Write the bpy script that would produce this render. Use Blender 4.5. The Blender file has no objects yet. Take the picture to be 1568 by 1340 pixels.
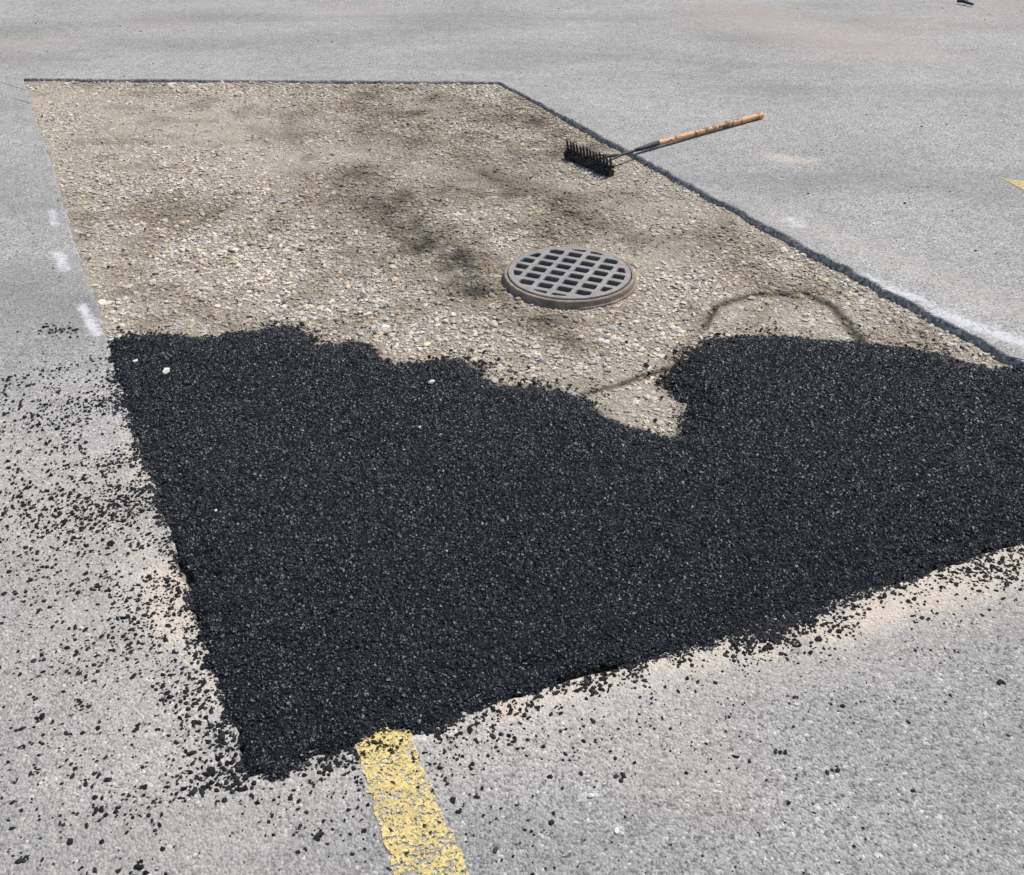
import bpy, bmesh, math, time
import numpy as np
from mathutils import Vector, geometry
rng = np.random.default_rng(7)
T0=time.time()
# ---------------------------------------------------------------- survey of the site
H=1.75; F=1500.0; PITCH=math.radians(34.1); S=math.sin(PITCH); C=math.cos(PITCH)
def g(u,v,z=0.0):
    xr=(u-784)/F; t=(v-670)/F; k=(H-z)/(S+t*C)
    return np.array([xr*k,(C-t*S)*k])
def G(l,z=0.0): return np.array([g(u,v,z) for u,v in l])
pit=G([(35,120),(765,125),(1896,730.6),(380,1188)])       # A far-left, B far-right, C, D near-left
fresh=G([(172,524),(200,506),(260,503),(320,508),(350,500),(400,494),(440,491),(475,505),(490,520),(540,512),(570,518),
 (600,550),(640,546),(700,541),(735,552),(750,578),(800,580),(860,590),(890,600),(925,625),(960,640),(1010,655),(1045,655),
 (1058,605),(1020,575),(1035,548),(1062,530),(1080,515),(1130,507),(1180,501),(1230,508),(1300,515),(1380,521),(1450,535),
 (1500,551),(1568,560),(1700,620),(1896,728),(1568,830),(1450,865),(1340,905),(1240,945),(1150,975),(1050,995),(980,1010),(900,1026),
 (840,1050),(760,1080),(680,1105),(600,1125),(540,1140),(460,1170),(430,1185),(383,1187),(355,1110),(330,1040),(305,960),
 (285,880),(255,800),(225,720),(203,650),(180,580)])
GZ=-0.036
grate_c=g(872,417); GR=0.277
# ---------------------------------------------------------------- numeric helpers
def h2(ix,iy,s):
    n=(ix.astype(np.int64)*374761393+iy.astype(np.int64)*668265263+s*974634777)&0x7fffffff
    n=((n^(n>>13))*1274126177)&0x7fffffff
    return ((n^(n>>16))&0xffff)/65535.0
def vn(x,y,s=0):
    ix=np.floor(x);iy=np.floor(y);fx=x-ix;fy=y-iy
    fx=fx*fx*(3-2*fx);fy=fy*fy*(3-2*fy)
    a=h2(ix,iy,s);b=h2(ix+1,iy,s);c=h2(ix,iy+1,s);d=h2(ix+1,iy+1,s)
    return (a*(1-fx)+b*fx)*(1-fy)+(c*(1-fx)+d*fx)*fy
def fbm(p,sc,s=0,o=4):
    x=p[:,0]*sc;y=p[:,1]*sc;r=0;a=.5;t=0
    for i in range(o):
        r=r+a*vn(x+i*17.3,y-i*9.1,s+i);t+=a;a*=.5;x=x*2.03;y=y*2.03
    return r/t
def segdist(p,a,b):
    ab=b-a; t=np.clip(((p-a)@ab)/max(ab@ab,1e-9),0,1)
    return np.hypot(*(p-(a+t[:,None]*ab)).T)
def sdist(p,poly):   # + inside
    d=np.full(len(p),1e9); ins=np.zeros(len(p),bool); n=len(poly)
    for i in range(n):
        a=poly[i];b=poly[(i+1)%n]
        d=np.minimum(d,segdist(p,a,b))
        if a[1]!=b[1]:
            c=((a[1]>p[:,1])!=(b[1]>p[:,1]))&(p[:,0]<(b[0]-a[0])*(p[:,1]-a[1])/(b[1]-a[1])+a[0])
            ins^=c
    return np.where(ins,d,-d)
def caps(p,l):
    r=np.zeros(len(p))
    for (u0,v0,u1,v1,w,s) in l:
        d=segdist(p,g(u0,v0),g(u1,v1)); r=np.maximum(r,s*np.exp(-(d/w)**2))
    return r
def sstep(x): x=np.clip(x,0,1); return x*x*(3-2*x)
# ---------------------------------------------------------------- mesh helpers
def link(ob,parent=None):
    bpy.context.scene.collection.objects.link(ob)
    if parent: ob.parent=parent
    return ob
def npmesh(name,V,Fc,mat,attrs={},smooth=False,parent=None,fmat=None):
    me=bpy.data.meshes.new(name); n,k=Fc.shape
    me.vertices.add(len(V)); me.vertices.foreach_set("co",V.astype(np.float32).ravel())
    me.loops.add(n*k); me.loops.foreach_set("vertex_index",Fc.astype(np.int32).ravel())
    me.polygons.add(n); me.polygons.foreach_set("loop_start",np.arange(0,n*k,k,dtype=np.int32))
    me.update(calc_edges=True)
    if smooth: me.shade_smooth()
    else: me.shade_flat()
    for a,val in attrs.items():
        if val.ndim==2:
            at=me.attributes.new(a,'FLOAT_COLOR','POINT')
            c=np.ones((len(V),4),np.float32); c[:,:3]=val; at.data.foreach_set("color",c.ravel())
        else:
            at=me.attributes.new(a,'FLOAT','POINT'); at.data.foreach_set("value",val.astype(np.float32))
    for m in (mat if isinstance(mat,list) else [mat]): me.materials.append(m)
    if fmat is not None: me.polygons.foreach_set("material_index",fmat.astype(np.int32))
    return link(bpy.data.objects.new(name,me),parent)
def gridmesh(name,x0,x1,y0,y1,st,zf,keep,mat,attrf=None,smooth=True):
    xs=np.arange(x0,x1,st);ys=np.arange(y0,y1,st);X,Y=np.meshgrid(xs,ys)
    P=np.c_[X.ravel(),Y.ravel()];k=keep(P);nx=len(xs)
    i=np.arange(len(P)).reshape(X.shape)
    q=np.stack([i[:-1,:-1],i[:-1,1:],i[1:,1:],i[1:,:-1]],-1).reshape(-1,4)
    q=q[k[q].all(1)]; used=np.unique(q); m=np.full(len(P),-1);m[used]=np.arange(len(used))
    P=P[used];V=np.c_[P,zf(P)]
    return npmesh(name,V,m[q],mat,attrf(P) if attrf else {},smooth)
t=(1+5**.5)/2
ICO=np.array([(-1,t,0),(1,t,0),(-1,-t,0),(1,-t,0),(0,-1,t),(0,1,t),(0,-1,-t),(0,1,-t),(t,0,-1),(t,0,1),(-t,0,-1),(-t,0,1)])
ICO/=np.linalg.norm(ICO[0])
ICF=np.array([(0,11,5),(0,5,1),(0,1,7),(0,7,10),(0,10,11),(1,5,9),(5,11,4),(11,10,2),(10,7,6),(7,1,8),(3,9,4),(3,4,2),(3,2,6),(3,6,8),(3,8,9),(4,9,5),(2,4,11),(6,2,10),(8,6,7),(9,8,1)])
OCT=np.array([(1,0,0),(-1,0,0),(0,1,0),(0,-1,0),(0,0,1),(0,0,-1)],float)
OCF=np.array([(0,2,4),(2,1,4),(1,3,4),(3,0,4),(2,0,5),(1,2,5),(3,1,5),(0,3,5)])
def particles(name,pos,size,col,mat,kind='ico',flat=.65,tilt=.5,jit=.28,parent=None):
    B,Fb=(ICO,ICF) if kind=='ico' else (OCT,OCF)
    N=len(pos);m=len(B)
    V=B[None]*(1+rng.uniform(-jit,jit,(N,m,1)))+rng.uniform(-jit*.5,jit*.5,(N,m,3))
    V*=np.stack([rng.uniform(.8,1.35,N),rng.uniform(.65,1.05,N),rng.uniform(flat*.7,flat*1.25,N)],-1)[:,None,:]
    a=rng.normal(0,tilt,N);ca,sa=np.cos(a)[:,None],np.sin(a)[:,None]
    y=V[:,:,1]*ca-V[:,:,2]*sa; z=V[:,:,1]*sa+V[:,:,2]*ca; V[:,:,1]=y;V[:,:,2]=z
    b=rng.uniform(0,6.283,N);cb,sb=np.cos(b)[:,None],np.sin(b)[:,None]
    x=V[:,:,0]*cb-V[:,:,1]*sb; y=V[:,:,0]*sb+V[:,:,1]*cb; V[:,:,0]=x;V[:,:,1]=y
    V=V*size[:,None,None]+pos[:,None,:]
    Fc=(Fb[None]+(np.arange(N)*m)[:,None,None]).reshape(-1,3)
    return npmesh(name,V.reshape(-1,3),Fc,mat,{"col":np.repeat(col,m,0)},False,parent)
# ---------------------------------------------------------------- materials
class NT:
    def __init__(s,name):
        s.m=bpy.data.materials.new(name); s.m.use_nodes=True; s.t=s.m.node_tree; s.n=s.t.nodes
        s.b=s.n["Principled BSDF"]; s.co=s.n.new("ShaderNodeTexCoord").outputs["Object"]
    def put(s,sock,v):
        if isinstance(v,bpy.types.NodeSocket): s.t.links.new(v,sock)
        elif isinstance(v,(tuple,list)): sock.default_value=(*v,1) if len(v)==3 else v
        else: sock.default_value=v
    def noise(s,sc,det=4,r=.55,co=None):
        n=s.n.new("ShaderNodeTexNoise");n.inputs["Scale"].default_value=sc;n.inputs["Detail"].default_value=det;n.inputs["Roughness"].default_value=r
        s.put(n.inputs["Vector"],co or s.co);return n.outputs["Fac"]
    def vor(s,sc,out="Distance",rnd=1,co=None):
        n=s.n.new("ShaderNodeTexVoronoi");n.inputs["Scale"].default_value=sc;n.inputs["Randomness"].default_value=rnd;s.put(n.inputs["Vector"],co or s.co);return n.outputs[out]
    def ramp(s,f,st,interp='LINEAR'):
        n=s.n.new("ShaderNodeValToRGB");n.color_ramp.interpolation=interp;e=n.color_ramp.elements
        while len(e)<len(st): e.new(.5)
        for k,(p,c) in zip(e,st): k.position=p;k.color=(*c,1) if isinstance(c,tuple) else (c,c,c,1)
        s.put(n.inputs[0],f);return n.outputs[0]
    def mix(s,f,a,b,mode='MIX'):
        n=s.n.new("ShaderNodeMix");n.data_type='RGBA';n.blend_type=mode
        s.put(n.inputs[0],f);s.put(n.inputs[6],a);s.put(n.inputs[7],b);return n.outputs[2]
    def math(s,op,a,b=0.0,c=None):
        n=s.n.new("ShaderNodeMath");n.operation=op;s.put(n.inputs[0],a);s.put(n.inputs[1],b)
        if c is not None: s.put(n.inputs[2],c)
        return n.outputs[0]
    def attr(s,name,o="Fac"):
        n=s.n.new("ShaderNodeAttribute");n.attribute_name=name;return n.outputs[o]
    def sep(s,c,i):
        n=s.n.new("ShaderNodeSeparateColor");s.put(n.inputs[0],c);return n.outputs[i]
    def bump(s,h,dist,st=1.0,nrm=None):
        n=s.n.new("ShaderNodeBump");n.inputs["Distance"].default_value=dist;n.inputs["Strength"].default_value=st;s.put(n.inputs["Height"],h)
        if nrm: s.put(n.inputs["Normal"],nrm)
        return n.outputs[0]
    def out(s,col,rough,nrm=None,spec=.5,metal=0.0):
        s.put(s.b.inputs["Base Color"],col);s.put(s.b.inputs["Roughness"],rough);s.put(s.b.inputs["Specular IOR Level"],spec);s.put(s.b.inputs["Metallic"],metal)
        if nrm: s.put(s.b.inputs["Normal"],nrm)
        return s.m
def mat_pavement():
    n=NT("old_asphalt")
    v1=n.n.new("ShaderNodeTexVoronoi");v1.inputs["Scale"].default_value=150;n.put(v1.inputs["Vector"],n.co)
    cell=n.sep(v1.outputs["Color"],0); cell2=n.sep(n.vor(260,"Color"),1)
    a=n.ramp(cell,[(0,(.05,.049,.047)),(.13,(.13,.126,.12)),(.26,(.285,.277,.265)),(.82,(.36,.35,.333)),(.94,(.46,.443,.412)),(1,(.78,.75,.69))])
    b=n.ramp(cell2,[(0,(.10,.098,.095)),(.25,(.265,.258,.248)),(.8,(.345,.336,.32)),(1,(.54,.52,.485))])
    col=n.mix(.45,a,b)
    big=n.noise(.9,4,.6); col=n.mix(1.0,col,n.ramp(big,[(.3,.88),(.5,1.0),(.7,1.13)]),'MULTIPLY')
    med=n.noise(11,4,.7); col=n.mix(1.0,col,n.ramp(med,[(.3,.84),(.5,1.0),(.72,1.12)]),'MULTIPLY')
    pn=n.noise(75,2,.6)
    pits=n.ramp(pn,[(.32,.36),(.42,1.0)]); col=n.mix(1.0,col,pits,'MULTIPLY')
    br=n.noise(30,5,.8)
    def am(name,lo,hi,amt):
        v=n.math('ADD',n.attr(name),n.math('MULTIPLY_ADD',br,amt,-amt/2))
        return n.ramp(v,[(lo,0.0),(hi,1.0)])
    col=n.mix(n.math('MULTIPLY',n.attr("dark"),.5),col,(.14,.139,.137))
    col=n.mix(n.math('MULTIPLY',n.attr("brown"),.42),col,(.38,.305,.25))
    col=n.mix(n.math('MULTIPLY',am("film",.1,.9,.9),.45),col,(.45,.42,.375))
    d=am("dust",.2,.9,1.4); col=n.mix(n.math('MULTIPLY',d,.82),col,n.mix(cell2,(.45,.385,.315),(.58,.505,.425)))
    w=am("white",.35,1.0,2.6); col=n.mix(n.math('MULTIPLY',w,.62),col,(.66,.67,.69))
    hgt=n.math('ADD',n.math('MULTIPLY',v1.outputs["Distance"],-1.0),n.math('MULTIPLY',pn,1.4))
    return n.out(col,.88,n.bump(hgt,.004,.85),.25)
def mat_cut():
    n=NT("cut_asphalt_edge"); c=n.sep(n.vor(75,"Color"),0)
    col=n.ramp(c,[(0,(.12,.12,.12)),(.6,(.26,.255,.245)),(.85,(.36,.35,.33)),(1,(.48,.46,.42))])
    return n.out(col,.9,n.bump(n.noise(70,3),.006,.9),.2)
def mat_gravelbase():
    n=NT("gravel_bed"); f=n.noise(110,5,.75)
    col=n.mix(n.ramp(f,[(.3,0.0),(.7,1.0)]),(.20,.168,.13),(.46,.405,.325)); cell=n.sep(n.vor(170,"Color"),0)
    col=n.mix(1.0,col,n.ramp(cell,[(0,.55),(.5,1.0),(1,1.35)]),'MULTIPLY')
    fn=n.mix(n.ramp(n.noise(45,5,.8),[(.3,0.0),(.7,1.0)]),(.30,.258,.205),(.49,.435,.36)); fn=n.mix(1.0,fn,n.ramp(cell,[(0,.75),(.5,1.0),(1,1.2)]),'MULTIPLY')
    col=n.mix(n.math('MULTIPLY',n.attr("fines"),.75),col,fn)
    col=n.mix(n.math('MULTIPLY',n.attr("dark"),.9),col,(.045,.037,.029))
    return n.out(col,.95,n.bump(n.math('ADD',f,n.vor(170)),.005,1.0),.15)
def mat_attr(name,rough,spec,mul=(.75,1.2),bump=.001,sc=300,smp=None):
    n=NT(name); c=n.attr("col","Color"); c=n.mix(1.0,c,n.ramp(n.noise(sc,2),[(.3,mul[0]),(.7,mul[1])]),'MULTIPLY')
    return n.out(c,rough,n.bump(n.noise(sc*1.5,3),bump,.6) if bump else None,spec)
def mat_fresh():
    n=NT("fresh_asphalt"); cell=n.sep(n.vor(170,"Color"),0)
    col=n.ramp(cell,[(0,(.003,.004,.006)),(.7,(.007,.009,.013)),(1,(.015,.018,.026))])
    h=n.math('ADD',n.math('MULTIPLY',n.vor(170),-1.0),n.noise(120,2))
    return n.out(col,.6,n.bump(h,.006,1.0),.35)
M_pav=mat_pavement();M_cut=mat_cut();M_gb=mat_gravelbase();M_stone=mat_attr("crushed_limestone",.92,.2,bump=0)
M_fresh=mat_fresh();M_grain=mat_attr("bitumen_grains",.46,.38,(.7,1.3),0,400);M_crumb=mat_attr("asphalt_crumb",.75,.25,bump=0)
# ---------------------------------------------------------------- pavement (ring mesh around the cut-out)
NB=1500
per=np.r_[pit,pit[:1]];L=np.hypot(*np.diff(per,axis=0).T);cum=np.r_[0,np.cumsum(L)]
s=np.linspace(0,cum[-1],NB,endpoint=False)
P=np.c_[np.interp(s,cum,per[:,0]),np.interp(s,cum,per[:,1])]
cen=pit.mean(0)
nrm=np.zeros_like(P)
for i in range(4):
    a=pit[i];b=pit[(i+1)%4];d=(b-a)/np.linalg.norm(b-a);nn=np.array([-d[1],d[0]])
    if nn@(a-cen)<0: nn=-nn
    m=(s>=cum[i])&(s<cum[i+1]);nrm[m]=nn
cd_=np.min([np.hypot(*(P-q).T) for q in pit],0);fade=np.clip(cd_/.12,0,1)
jag=((fbm(P,9,3,4)-.5)*.035+(fbm(P,60,5,2)-.5)*.014)*fade
inner=P+nrm*jag[:,None]
NR=150
ds=.006*(1.035**np.arange(NR));R=np.r_[0,np.cumsum(ds)]
out_dir=(P-cen);out_dir/=np.linalg.norm(out_dir,axis=1)[:,None]
wall=np.c_[inner-nrm*(.014*fade)[:,None],np.full(NB,-.11)]; wall2=np.c_[inner-nrm*((.006+(fbm(P,40,9,3)-.5)*.014)*fade)[:,None],np.full(NB,-.02)]
rings=[wall,wall2,np.c_[inner,np.full(NB,-.004)-.005*fbm(P,50,2)]]
for r in R[1:]:
    Q=inner+out_dir*r
    rings.append(np.c_[Q,(fbm(Q,.7,21,3)-.5)*.012*min(1,r/.5)])
far=inner+out_dir*400;rings.append(np.c_[far,np.zeros(NB)])
V=np.concatenate(rings);nr=len(rings)
i=np.arange(NB);j=(i+1)%NB
Fq=np.concatenate([np.stack([k*NB+i,k*NB+j,(k+1)*NB+j,(k+1)*NB+i],-1) for k in range(nr-1)])
fm=np.concatenate([np.full(NB,1 if k<2 else 0) for k in range(nr-1)])
XY=V[:,:2]
dust=caps(XY,[(640,1120,900,1045,.05,.5),(780,1080,1000,1015,.06,.9),(1000,1015,1170,990,.065,.9),(1260,965,1400,915,.075,.95),(1400,905,1600,840,.11,1.05),
 (240,880,275,965,.075,1.1),(215,830,240,870,.06,.6),(188,870,190,930,.05,.6),(300,1000,335,1070,.05,.7),(1185,240,1235,246,.09,.6),(880,1050,1000,1040,.07,.6),
 (190,660,215,740,.04,.6),(700,1105,1568,850,.14,.4)])*(.7+.6*fbm(XY,7,201,4))
white=caps(XY,[(78,322,84,345,.025,.75),(88,388,100,412,.034,.95),(126,468,148,512,.024,1.0),(1180,362,1225,378,.07,.65),(1330,425,1420,465,.045,.8),(1440,478,1580,530,.06,.9),
 (1215,338,1222,343,.07,.65),(902,1210,906,1220,.03,.65),(640,1118,680,1108,.03,.8),(30,200,60,260,.02,.3),(945,1265,952,1275,.015,.75),(185,600,200,650,.02,.6)])*(.6+.75*fbm(XY,11,211,4))
brown=caps(XY,[(1130,22,1330,72,.5,1.0),(1380,30,1560,20,.4,.5),(0,66,60,70,.3,.5),(1000,1180,1100,1200,.1,.35),(180,20,260,40,.3,.3),(440,20,560,20,.3,.4),(40,780,200,760,.15,.5)])*(.4+1.1*fbm(XY,1.6,221,5))
sm=fbm(XY*np.array([.35,1.6]),1.3,31,5)
dark=np.clip((sm-.52)*3.4,0,.55)+caps(XY,[(0,440,120,470,.18,.5),(0,280,60,330,.3,.25),(1050,95,1300,105,.12,.4),(560,60,1000,75,.12,.3),(1200,290,1400,240,.2,.25),(1500,1250,1568,1340,.4,.5),(1300,1150,1568,1300,.3,.4),(1100,1300,1300,1340,.3,.3)])
film=caps(XY,[(0,700,330,1200,.4,.6),(0,900,150,1340,.3,.45),(0,1340,380,1240,.3,.4),(400,1230,1568,900,.16,.55),(600,1200,1100,1100,.15,.4),(60,590,150,600,.15,.4),(1200,330,1568,480,.15,.5)])
npmesh("pavement",V,Fq,[M_pav,M_cut],dict(dust=dust,white=white,brown=brown,dark=dark,film=film),True,fmat=fm)
print("pavement",time.time()-T0)
# ---------------------------------------------------------------- gravel
DK=[(530,150,610,170,.36,.62),(600,180,760,240,.3,.5),(540,260,620,330,.22,.6),(620,330,735,435,.17,.8),(690,365,735,440,.1,.9),(740,250,860,310,.2,.5),(790,150,870,215,.22,.5),(690,290,900,340,.25,.42),
 (840,475,880,512,.1,.6),(1100,395,1200,430,.16,.4),(240,300,310,325,.12,.35),(200,430,260,432,.08,.45),(640,150,820,180,.25,.42),(880,330,1100,370,.18,.38),(450,180,480,290,.12,.3),(540,390,700,400,.12,.3)]
ARC=[(1078,490,1095,458,.02,1.0),(1095,458,1130,446,.022,1.0),(1130,446,1180,437,.022,1.0),(1180,437,1235,437,.022,.95),(1235,437,1280,457,.026,1.1),(1280,457,1305,482,.024,1.1),(1305,482,1328,520,.026,1.15),(890,590,960,574,.016,1.0),(960,574,1030,550,.016,1.0),
 (1030,555,1075,490,.02,.5)]
FN=[(60,145,430,185,.35,.95),(300,200,430,235,.2,.7),(560,215,720,275,.2,.7),(880,275,1000,312,.14,.95),(1130,470,1290,478,.15,.7),(1080,320,1210,350,.12,.6),(60,220,240,240,.2,.5),(640,380,720,450,.08,.4)]
def gdark(p):
    n=fbm(p,2.6,41,6);n2=fbm(p,13,47,3);d=caps(p,DK)*np.clip((n-.5)*2.0+.85+(n2-.5)*1.0,0,1.25)
    d=d+np.clip((fbm(p,7,55,5)-.52)*1.6,0,.3)
    sd=sdist(p,fresh);d=np.maximum(d,.6*np.exp(-np.clip(-sd,0,9)/.02))
    q=p+np.c_[fbm(p,7,141,2)-.5,fbm(p,7,151,2)-.5]*.035
    d=np.maximum(d,caps(q,ARC)*np.clip(.75+fbm(p,20,61,2)*.5,0,1.1))
    return np.clip(d,0,1)
def gfines(p): return np.clip(caps(p,FN)*(.35+fbm(p,5,77,5)*1.1) + np.clip((fbm(p,1.7,91,4)-.47)*2.2,0,.6),0,1)
def gz(p): return GZ+(fbm(p,2.2,11,4)-.5)*.018+(fbm(p,25,12,3)-.5)*.006+np.clip(1-sdist(p,pit)/.15,0,1)*.006+.012*sstep((p[:,1]-5.6)/1.3)
x0,x1=pit[:,0].min(),pit[:,0].max();y0,y1=pit[:,1].min(),pit[:,1].max()
gridmesh("gravel_bed",x0-.02,x1+.02,y0-.02,y1+.02,.013,gz,lambda p:(sdist(p,pit)>-.06)&(np.hypot(*(p-grate_c).T)>.245)&(sdist(p,fresh)<.3),M_gb,lambda p:dict(dark=gdark(p),fines=gfines(p)))
def sample(n):
    return np.c_[rng.uniform(x0,x1,n),rng.uniform(y0,y1,n)]
def gravel_layer(name,n,smean,sig,smin,smax,kind,finepow,lift):
    p=sample(n); k=(sdist(p,pit)>.012)&(sdist(p,fresh)<.03)&(np.hypot(*(p-grate_c).T)>GR+.008);p=p[k]
    fi=gfines(p);dk=gdark(p)
    k=rng.uniform(0,1,len(p))<(1-fi*finepow)*np.clip(.62+fbm(p,6,66,3)*.8,0,1);p=p[k];fi=fi[k];dk=dk[k];N=len(p)
    sz=np.clip(smean*np.exp(rng.normal(0,sig,N)),smin,smax)
    z=gz(p)+sz*(lift-fi*.3)+rng.uniform(-.15,.2,N)*sz
    base=np.array([.555,.50,.42]);c=np.tile(base,(N,1))*rng.uniform(.62,1.22,(N,1))
    gm=rng.uniform(0,1,N);c[gm<.25]=c[gm<.25]*np.array([.88,.92,.98]);c[(gm>.3)&(gm<.45)]*=np.array([1,.9,.78]);c[gm>.985]*=np.array([.42,.36,.42])
    patch=.80+.38*fbm(p,1.5,101,3);c*=patch[:,None]
    c=c*(1-dk[:,None]*.84)*np.where(dk[:,None]>.2,np.array([1,.95,.87]),1); fb=np.array([.41,.36,.29])*(1-dk[:,None]*.85);c=c*(1-fi[:,None]*.4)+fi[:,None]*.4*fb
    return particles(name,np.c_[p,z],sz,np.clip(c,0,.8),M_stone,kind,.5,.36,.26)
gr=gravel_layer("gravel",140000,.0069,.4,.0034,.016,'ico',.6,.14)
gr2=gravel_layer("grit",90000,.0036,.3,.002,.006,'oct',.1,.3);gr2.parent=gr
print("gravel",time.time()-T0)
# ---------------------------------------------------------------- fresh asphalt
def rag(p): return (fbm(p,14,5,4)-.5)*.06+(fbm(p,45,8,3)-.5)*.04
def fz(p):
    sd=sdist(p,fresh)+rag(p)
    sp=sdist(p,pit); e=sstep((sp-.02)/.06); base=-.004*(1-e)+(GZ)*e
    w=.05+.09*e
    top=.006+(fbm(p,1.6,71,3)-.5)*.022+(fbm(p,9,72,4)-.5)*.008
    return base+(top-base)*sstep(.15+(sd+.01)/w)
fx0,fx1=fresh[:,0].min()-.05,fresh[:,0].max()+.05;fy0,fy1=fresh[:,1].min()-.05,fresh[:,1].max()+.05
def keepf(p): return (sdist(p,fresh)+rag(p))>-.004
fo=gridmesh("fresh_asphalt",fx0,fx1,fy0,fy1,.0125,lambda p:fz(p)-.0015,keepf,M_fresh)
def fs(n): return np.c_[rng.uniform(fx0,min(fx1,2.9),n),rng.uniform(fy0,fy1,n)]
p=fs(760000); sd=sdist(p,fresh)+rag(p)+(fbm(p,70,6,2)-.5)*.02; p=p[sd>-.005]
dist=np.hypot(p[:,0],p[:,1]); p=p[rng.uniform(0,1,len(p))<np.clip(1.3-dist*.2,.35,1)]
N=len(p);dist=np.hypot(p[:,0],p[:,1]);sz=np.clip(.0031*np.exp(rng.normal(0,.33,N)),.0016,.0075)*np.clip(.85+dist*.08,1,1.3)
z=np.maximum(fz(p),np.where(sdist(p,pit)<0,.0,-1))+rng.uniform(-.2,.35,N)*sz
c=np.array([.0045,.0062,.0100])*np.exp(rng.normal(0,.45,(N,1)))
li=rng.uniform(0,1,N)>.99;c[li]=c[li]*3+.01
particles("asphalt_grains",np.c_[p,z],sz,c,M_grain,'oct',.6,.6,.3,parent=fo)
print("fresh",N,time.time()-T0)
# ---------------------------------------------------------------- crumbs
pts=[];szs=[]
def add(p,s): pts.append(p);szs.append(s)
def along(line,n,mean,side,smin,smax,clump=.0,sc=12,off=.01):
    a=line;Ls=np.hypot(*np.diff(a,axis=0).T);cu=np.r_[0,np.cumsum(Ls)];q=rng.uniform(0,cu[-1],n)
    b=np.c_[np.interp(q,cu,a[:,0]),np.interp(q,cu,a[:,1])]
    d=(a[-1]-a[0])/np.linalg.norm(a[-1]-a[0]);nn=np.array([-d[1],d[0]])*side
    p=b+nn*rng.exponential(mean,n)[:,None]+rng.normal(0,off,(n,2))
    k=rng.uniform(0,1,n)<np.clip((fbm(p,sc,88,3)-clump)*6+.25,0.03,1);p=p[k]
    add(p,np.clip(.0031*np.exp(rng.normal(0,.42,len(p))),smin,smax))
leftl=G([(172,545),(205,650),(225,720),(255,800),(285,880),(305,960),(330,1040),(355,1110),(383,1187)])
nearl=G([(383,1190),(540,1145),(680,1110),(840,1055),(980,1015),(1150,980),(1340,910),(1568,835)])
along(leftl,5200,.19,-1,.0014,.0075,.5,9)
along(leftl,3000,.5,-1,.0014,.007,.45)
along(leftl,1300,.014,-1,.002,.006,.45,25)
along(nearl,2400,.028,-1,.002,.0065,.48,20)
along(nearl,1700,.12,-1,.0013,.0055,.48)
def blob(u0,v0,u1,v1,w,n,s):
    a=g(u0,v0);b=g(u1,v1);q=rng.uniform(0,1,(n,1));add(a+(b-a)*q+rng.normal(0,w,(n,2)),np.clip(s*np.exp(rng.normal(0,.4,n)),.0015,.0085))
blob(1140,975,1250,940,.024,300,.0042);blob(1170,990,1215,975,.026,100,.0045);blob(1330,910,1400,890,.025,90,.0042);blob(1480,880,1568,870,.06,160,.0038);blob(690,1100,700,1098,.012,30,.0035)
blob(65,502,115,508,.02,60,.0045);blob(60,570,150,580,.08,90,.0032);blob(60,770,220,770,.07,320,.0036);blob(300,1170,360,1200,.03,110,.004);blob(330,1110,375,1200,.02,110,.004);blob(440,1170,510,1180,.015,50,.004)
blob(0,640,160,600,.15,180,.003);blob(40,840,200,800,.1,260,.0035);blob(0,760,40,800,.08,120,.0035);blob(0,980,220,1060,.12,260,.003)
blob(565,1135,600,1155,.01,40,.0035);blob(560,1150,680,1330,.04,60,.0022)
for u,v in [(55,1180),(35,1315),(125,1330),(485,1275),(240,1265),(150,1240),(130,1080),(60,1100),(950,1190),(1190,1150),(1270,1180),(1530,1045),(855,1085),(30,1010),(270,1190),(210,1325)]:
    blob(u,v,u+2,v+2,.006,rng.integers(4,10),.004)
q=np.c_[rng.uniform(-1.5,.1,3200),rng.uniform(.95,2.6,3200)];k=fbm(q,7,123,3)>.48;q=q[k];add(q,np.clip(.0029*np.exp(rng.normal(0,.5,len(q))),.0012,.007))
q=np.c_[rng.uniform(-6,7,9000),rng.uniform(.9,11,9000)];add(q,rng.uniform(.0012,.003,len(q)))
q=np.c_[rng.uniform(-6,7,600),rng.uniform(3,11,600)];add(q,rng.uniform(.003,.007,len(q)))
q=np.c_[rng.uniform(-1,2.5,2200),rng.uniform(.9,2.4,2200)];add(q,rng.uniform(.0012,.0032,len(q)))
p=np.concatenate(pts);sz=np.concatenate(szs);k=sdist(p,pit)<-.002;p=p[k];sz=sz[k]
q=fs(130000);sd=-sdist(q,fresh);k=(sd>-.01)&(sdist(q,pit)>0)&(rng.uniform(0,1,len(q))<np.exp(-np.clip(sd,0,9)/.032)*.6*np.clip((fbm(q,11,19,3)-.4)*5,0,1.5));q=q[k]
qs=np.clip(.0042*np.exp(rng.normal(0,.4,len(q))),.002,.009)
q2=sample(2500);q2=q2[(sdist(q2,pit)>0)&(sdist(q2,fresh)<0)&(np.hypot(*(q2-grate_c).T)>.3)];qs2=rng.uniform(.002,.006,len(q2))
pos=np.concatenate([np.c_[p,sz*.2],np.c_[q,gz(q)+.009],np.c_[q2,gz(q2)+.009]]);sz=np.concatenate([sz,qs,qs2])
N=len(pos);c=np.array([.010,.0105,.012])*np.exp(rng.normal(0,.4,(N,1)))
particles("asphalt_crumbs",pos,sz,c,M_crumb,'ico',.55,.4,.35)
q=np.c_[rng.uniform(-4,5,6000),rng.uniform(.9,9,6000)];q=q[sdist(q,pit)<-.01];sz=rng.uniform(.001,.003,len(q))
q3=[]
for (u,v,r) in [(255,573,.015),(660,588,.012),(207,554,.009),(643,655,.006),(684,843,.005),(1220,1075,.005),(945,1268,.006),(905,1215,.006),(330,780,.004)]: q3.append((*g(u,v,.01),r))
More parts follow.
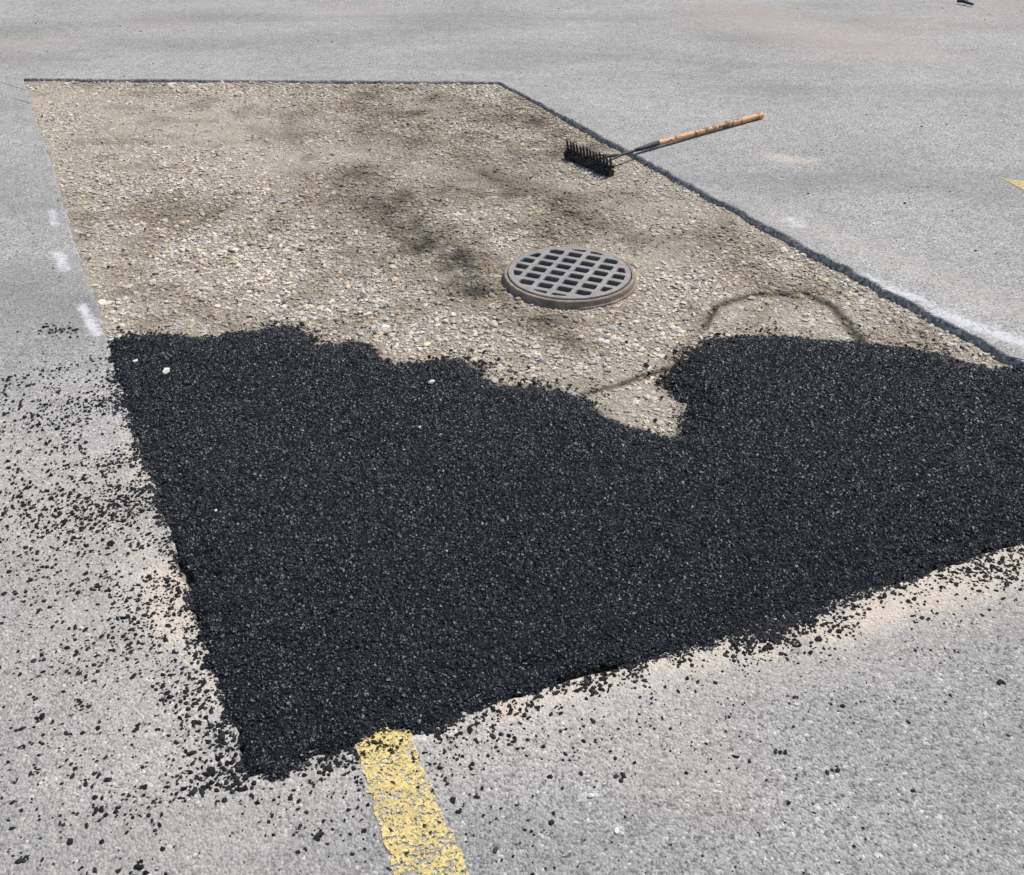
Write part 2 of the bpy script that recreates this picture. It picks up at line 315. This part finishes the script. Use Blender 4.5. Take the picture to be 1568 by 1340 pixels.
q3=np.array(q3);z3=np.where(sdist(q3[:,:2],pit)>0,fz(q3[:,:2])+q3[:,2]*.6,q3[:,2]*.4)
particles("loose_pebbles",np.r_[np.c_[q,sz*.4],np.c_[q3[:,:2],z3]],np.r_[sz,q3[:,2]],np.r_[np.tile([.5,.46,.4],(len(q),1)),np.tile([.72,.68,.56],(len(q3),1))],M_stone,'ico',.75,.4,.25)
print("crumbs",time.time()-T0)
# ---------------------------------------------------------------- yellow paint
def mat_paint():
    n=NT("worn_yellow_paint");cell=n.sep(n.vor(150,"Color"),0)
    col=n.mix(n.noise(35,5,.7),(.60,.45,.16),(.80,.65,.30));col=n.mix(1.0,col,n.ramp(cell,[(0,.65),(.5,1.0),(1,1.15)]),'MULTIPLY')
    w=n.math('ADD',n.noise(150,4,.75),n.math('MULTIPLY',cell,.30))
    w=n.math('ADD',w,n.math('MULTIPLY',n.noise(9,4,.6),.4))
    a=n.ramp(w,[(.80,.94),(.97,0.0)])
    n.put(n.b.inputs["Alpha"],a)
    return n.out(col,.85,n.bump(n.vor(140),.0025,.6),.2)
M_paint=mat_paint()
def stripe(name,quad,st=.01):
    q=[np.array(x) for x in quad];nu=max(4,int(np.linalg.norm(q[1]-q[0])/st));nv=max(4,int(np.linalg.norm(q[3]-q[0])/st))
    V=[]
    for a in np.linspace(0,1,nv+1):
        for b in np.linspace(0,1,nu+1):
            V.append((q[0]*(1-b)+q[1]*b)*(1-a)+(q[3]*(1-b)+q[2]*b)*a)
    V=np.array(V);jj=(fbm(V,40,4,3)-.5)[:,None]*.014;V=V+jj
    i=np.arange((nv+1)*(nu+1)).reshape(nv+1,nu+1);Fq=np.stack([i[:-1,:-1],i[:-1,1:],i[1:,1:],i[1:,:-1]],-1).reshape(-1,4)
    z=(fbm(V,.7,21,3)-.5)*.012*np.minimum(1,-np.minimum(sdist(V,pit),0)/.5)+.003
    npmesh(name,np.c_[V,z],Fq,M_paint,{},True)
stripe("yellow_line",[g(540,1133),g(618,1105),g(745,1400),g(622,1400)])
stripe("yellow_line.001",[g(1534,273),g(1600,279),g(1620,296),g(1566,290)])
# ---------------------------------------------------------------- drain grate
def mat_iron():
    n=NT("cast_iron");r=n.noise(18,6,.7)
    col=n.ramp(r,[(.3,(.145,.138,.13)),(.5,(.225,.22,.215)),(.7,(.32,.315,.31))])
    col=n.mix(n.ramp(n.noise(26,5,.75),[(.46,0.0),(.64,.7)]),col,(.30,.225,.165))
    return n.out(col,.55,n.bump(n.noise(220,4,.7),.0015,.7),.6,.35)
def mat_rust():
    n=NT("weathered_iron_frame");r=n.noise(30,6,.7)
    col=n.ramp(r,[(.3,(.13,.10,.08)),(.5,(.24,.185,.145)),(.72,(.36,.30,.25))])
    return n.out(col,.85,n.bump(n.noise(160,4,.7),.002,.7),.3,.1)
def plain(name,a,b,sc,rough,spec=.4,bd=.002,metal=0.0):
    n=NT(name);return n.out(n.mix(n.noise(sc,5,.65),a,b),rough,n.bump(n.noise(sc*3,4),bd,.6),spec,metal)
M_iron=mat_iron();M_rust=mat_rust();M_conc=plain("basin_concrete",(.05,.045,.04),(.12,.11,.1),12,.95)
gp=bpy.data.objects.new("storm_drain_grate",None);gp.location=(grate_c[0],grate_c[1],0.0);link(gp)
RC=.260;rot=math.radians(-24)
def clip_circle(rect,r):
    pts=list(rect)
    for k in range(40):
        a=2*math.pi*k/40;nx,ny=math.cos(a),math.sin(a);o=[]
        for i in range(len(pts)):
            p=pts[i];q=pts[(i+1)%len(pts)];dp=p[0]*nx+p[1]*ny-r;dq=q[0]*nx+q[1]*ny-r
            if dp<=0:o.append(p)
            if dp*dq<0:
                tt=dp/(dp-dq);o.append((p[0]+(q[0]-p[0])*tt,p[1]+(q[1]-p[1])*tt))
        pts=o
        if len(pts)<3:return []
    o=[]
    for p in pts:
        if not o or math.hypot(p[0]-o[-1][0],p[1]-o[-1][1])>.002:o.append(p)
    return o
def area(p): return .5*abs(sum(p[i][0]*p[(i+1)%len(p)][1]-p[(i+1)%len(p)][0]*p[i][1] for i in range(len(p))))
holes=[];pu,pv=.084,.068;hw,hh=.031,.0215
for r in range(-4,5):
    for c_ in range(-4,5):
        cx=(c_+.5)*pu;cy=(r+.5)*pv
        ch=.006
        rect=[(cx-hw+ch,cy-hh),(cx+hw-ch,cy-hh),(cx+hw,cy-hh+ch),(cx+hw,cy+hh-ch),(cx+hw-ch,cy+hh),(cx-hw+ch,cy+hh),(cx-hw,cy+hh-ch),(cx-hw,cy-hh+ch)]
        q=clip_circle(rect,.236)
        if len(q)>=3 and area(q)>.0007:
            holes.append([(x*math.cos(rot)-y*math.sin(rot),x*math.sin(rot)+y*math.cos(rot)) for x,y in q])
outer=[(RC*math.cos(2*math.pi*k/96),RC*math.sin(2*math.pi*k/96)) for k in range(96)]
loops=[outer]+[h[::-1] for h in holes]
tri=geometry.tessellate_polygon([[Vector((x,y,0)) for x,y in l] for l in loops])
flat=[p for l in loops for p in l];n0=len(flat);TH=.032
vv=[(x,y,0) for x,y in flat]+[(x,y,-TH) for x,y in flat];ff=[]
for a,b,c_ in tri:
    A,B,D=[Vector(vv[k]) for k in (a,b,c_)]
    if (B-A).cross(D-A).z<0:b,c_=c_,b
    ff.append((a,b,c_));ff.append((a+n0,c_+n0,b+n0))
o=0
for l in loops:
    for k in range(len(l)):
        a=o+k;b=o+(k+1)%len(l);ff.append((a,a+n0,b+n0,b))
    o+=len(l)
me=bpy.data.meshes.new("cover");me.from_pydata(vv,[],ff);me.materials.append(M_iron)
bm=bmesh.new();bm.from_mesh(me);bmesh.ops.dissolve_limit(bm,angle_limit=.01,verts=bm.verts,edges=bm.edges,delimit=set());bmesh.ops.recalc_face_normals(bm,faces=bm.faces)
ed=[e for e in bm.edges if len(e.link_faces)==2 and e.calc_face_angle(0)>.9 and e.verts[0].co.z>-.001 and e.verts[1].co.z>-.001]
try: bmesh.ops.bevel(bm,geom=ed,offset=.0022,segments=2,affect='EDGES',clamp_overlap=True)
except Exception as ex: print(ex)
bmesh.ops.triangulate(bm,faces=bm.faces)
bm.to_mesh(me);bm.free()
cv=link(bpy.data.objects.new("cover",me),gp);cv.location.z=.004
def lathe(name,prof,mat,parent,n=96,smooth=True):
    V=np.array([(r*math.cos(2*math.pi*k/n),r*math.sin(2*math.pi*k/n),z) for r,z in prof for k in range(n)])
    i=np.arange(n);j=(i+1)%n
    Fq=np.concatenate([np.stack([k*n+i,k*n+j,(k+1)*n+j,(k+1)*n+i],-1) for k in range(len(prof)-1)])
    return npmesh(name,V,Fq,mat,{},smooth,parent)
lathe("frame_ring",[(.235,-.3),(.235,-.036),(.264,-.036),(.264,-.004),(.2655,-.001),(.275,-.001),(.278,-.004),(.281,-.024),(.286,-.027),(.29,-.05),(.292,-.08)],M_rust,gp,smooth=False)
lathe("catch_basin",[(.25,-.05),(.25,-.7),(.001,-.7)],M_conc,gp,48)
# ---------------------------------------------------------------- rake
rp=bpy.data.objects.new("rake",None);link(rp)
def tube(name,path,rad,mat,n=12,caps_=True):
    path=[Vector(p) for p in path];V=[];Fs=[];m=len(path)
    for i,p in enumerate(path):
        d=(path[min(i+1,m-1)]-path[max(i-1,0)]).normalized();up=Vector((0,0,1)) if abs(d.z)<.9 else Vector((1,0,0))
        a=d.cross(up).normalized();b=a.cross(d)
        for k in range(n):
            an=2*math.pi*k/n;V.append(p+(a*math.cos(an)+b*math.sin(an))*rad[i])
    for i in range(m-1):
        for k in range(n): Fs.append((i*n+k,i*n+(k+1)%n,(i+1)*n+(k+1)%n,(i+1)*n+k))
    Fs.append(tuple(range(n))[::-1]);Fs.append(tuple((m-1)*n+k for k in range(n)))
    me=bpy.data.meshes.new(name);me.from_pydata(V,[],Fs);me.shade_smooth();me.materials.append(mat)
    return link(bpy.data.objects.new(name,me),rp)
M_blk=plain("tarred_steel",(.008,.008,.009),(.03,.03,.032),60,.6,.5,.004)
def mat_wood():
    n=NT("rake_handle_wood")
    w=n.noise(14,6,.7);col=n.mix(w,(.42,.21,.085),(.70,.42,.20))
    col=n.mix(n.ramp(n.noise(13,5,.75),[(.49,0.0),(.55,.9)]),col,(.04,.028,.02))
    return n.out(col,.55,n.bump(n.noise(80,4),.001,.5),.4)
M_wood=mat_wood()
hz=GZ+.02
e0=np.r_[g(868,237,hz),hz];e1=np.r_[g(937,265,hz),hz];hc=(e0+e1)/2
k0=np.r_[g(952,237,.02),.02];k1=np.r_[g(1002,221,.026),.026];k2=np.r_[g(1168,176,.019),.019]
def lerp(a,b,t_):return a+(b-a)*t_
tube("handle",[lerp(k1,k2,x) for x in (0,.03,.3,.6,.9,.97,.995,1)],[.0135,.0145,.0155,.016,.017,.0185,.016,.009],M_wood,16)
tube("ferrule",[lerp(k1,k0,-.12),k1,lerp(k1,k0,.35),lerp(k1,k0,.6)],[.0165,.0165,.0135,.009],M_blk,14)
tube("shank",[lerp(k1,k0,.5),k0,lerp(k0,hc,.4)+[0,0,.012],hc+[0,0,.005]],[.0075,.0075,.008,.009],M_blk)
hd=(e1-e0)/np.linalg.norm(e1-e0);bk=np.array([hd[1],-hd[0],0]);bk*=np.sign(bk[:2]@(k1-hc)[:2])
for f_ in (.25,.75): tube("brace",[k0,lerp(k0,lerp(e0,e1,f_),.55)+[0,0,.01],lerp(e0,e1,f_)+[0,0,.005]],[.006,.006,.006],M_blk,8)
bar=[];bf=[];nseg=30
for i in range(nseg+1):
    c0=lerp(e0,e1,i/nseg);w=.014+.005*rng.uniform();hh_=.019+.008*rng.uniform()
    for a,b in ((-1,-1),(1,-1),(1.1,.6),(.5,1),(-.5,1),(-1.1,.6)): bar.append(c0+bk*w*a+np.array([0,0,hh_*b]))
for i in range(nseg):
    for k in range(6): bf.append((i*6+k,i*6+(k+1)%6,(i+1)*6+(k+1)%6,(i+1)*6+k))
bf.append(tuple(range(6)));bf.append(tuple(nseg*6+k for k in range(6))[::-1])
me=bpy.data.meshes.new("head_bar");me.from_pydata([tuple(x) for x in bar],[],bf);me.materials.append(M_blk);link(bpy.data.objects.new("head_bar",me),rp)
for i in range(14):
    b0=lerp(e0,e1,(i+.4)/13.8);ln=.090+rng.uniform(-.006,.004);lean=-bk*.012+hd*rng.uniform(-.004,.004)
    tube("tine_%d"%(i+1),[b0,b0+[0,0,ln*.5]+lean*.2,b0+[0,0,ln*.85]+lean*.7,b0+[0,0,ln]+lean*1.1],[.009,.0075,.006,.004],M_blk,8)
nn=600;tt=rng.uniform(0,1,(nn,1));pp=e0+(e1-e0)*tt+bk*rng.normal(0,.014,(nn,1))+np.c_[np.zeros((nn,2)),rng.uniform(-.015,.035,nn)]
particles("stuck_asphalt",pp,rng.uniform(.003,.007,nn),np.tile([.012,.012,.014],(nn,1)),M_crumb,'ico',.8,.8,.3,parent=rp)
sk=bpy.data.objects.new("fallen_stick",None);link(sk)
a=np.r_[g(1466,2,.02),.02];b=np.r_[g(1490,7,.02),.02]
old=rp; rp=sk
tube("twig",[a,lerp(a,b,.4)+[0,.02,.01],b],[.012,.016,.01],M_blk,8); tube("side_twig",[lerp(a,b,.4),lerp(a,b,.8)+[.05,.12,.03]],[.009,.004],M_blk,6)
rp=old
# ---------------------------------------------------------------- camera and light
sc=bpy.context.scene
cd=bpy.data.cameras.new("Camera");cam=bpy.data.objects.new("Camera",cd);link(cam);cam.location=(0,0,H);cam.rotation_euler=(math.pi/2-PITCH,0,0)
cd.sensor_width=36;cd.sensor_fit='HORIZONTAL';cd.lens=36*F/1568;cd.clip_end=2000;cd.clip_start=.05;sc.camera=cam
EL=math.radians(60);d=np.array([.77,.62]);d/=np.linalg.norm(d)   # horizontal direction towards the sun
sun=bpy.data.lights.new("Sun",'SUN');sun.energy=5.0;sun.angle=math.radians(.53);sun.color=(1,.95,.88)
so=link(bpy.data.objects.new("Sun",sun));so.rotation_euler=Vector((d[0]*math.cos(EL),d[1]*math.cos(EL),math.sin(EL))).to_track_quat('Z','Y').to_euler();so.location=(4,2,8)
w=bpy.data.worlds.new("World");sc.world=w;w.use_nodes=True;nt=w.node_tree
sky=nt.nodes.new("ShaderNodeTexSky");sky.sky_type='NISHITA';sky.sun_disc=False;sky.sun_elevation=EL;sky.sun_rotation=math.atan2(d[0],d[1])
nt.links.new(sky.outputs[0],nt.nodes["Background"].inputs[0]);nt.nodes["Background"].inputs[1].default_value=.135
sc.view_settings.view_transform='Standard';sc.view_settings.look='None';sc.view_settings.exposure=0
print("done",time.time()-T0)
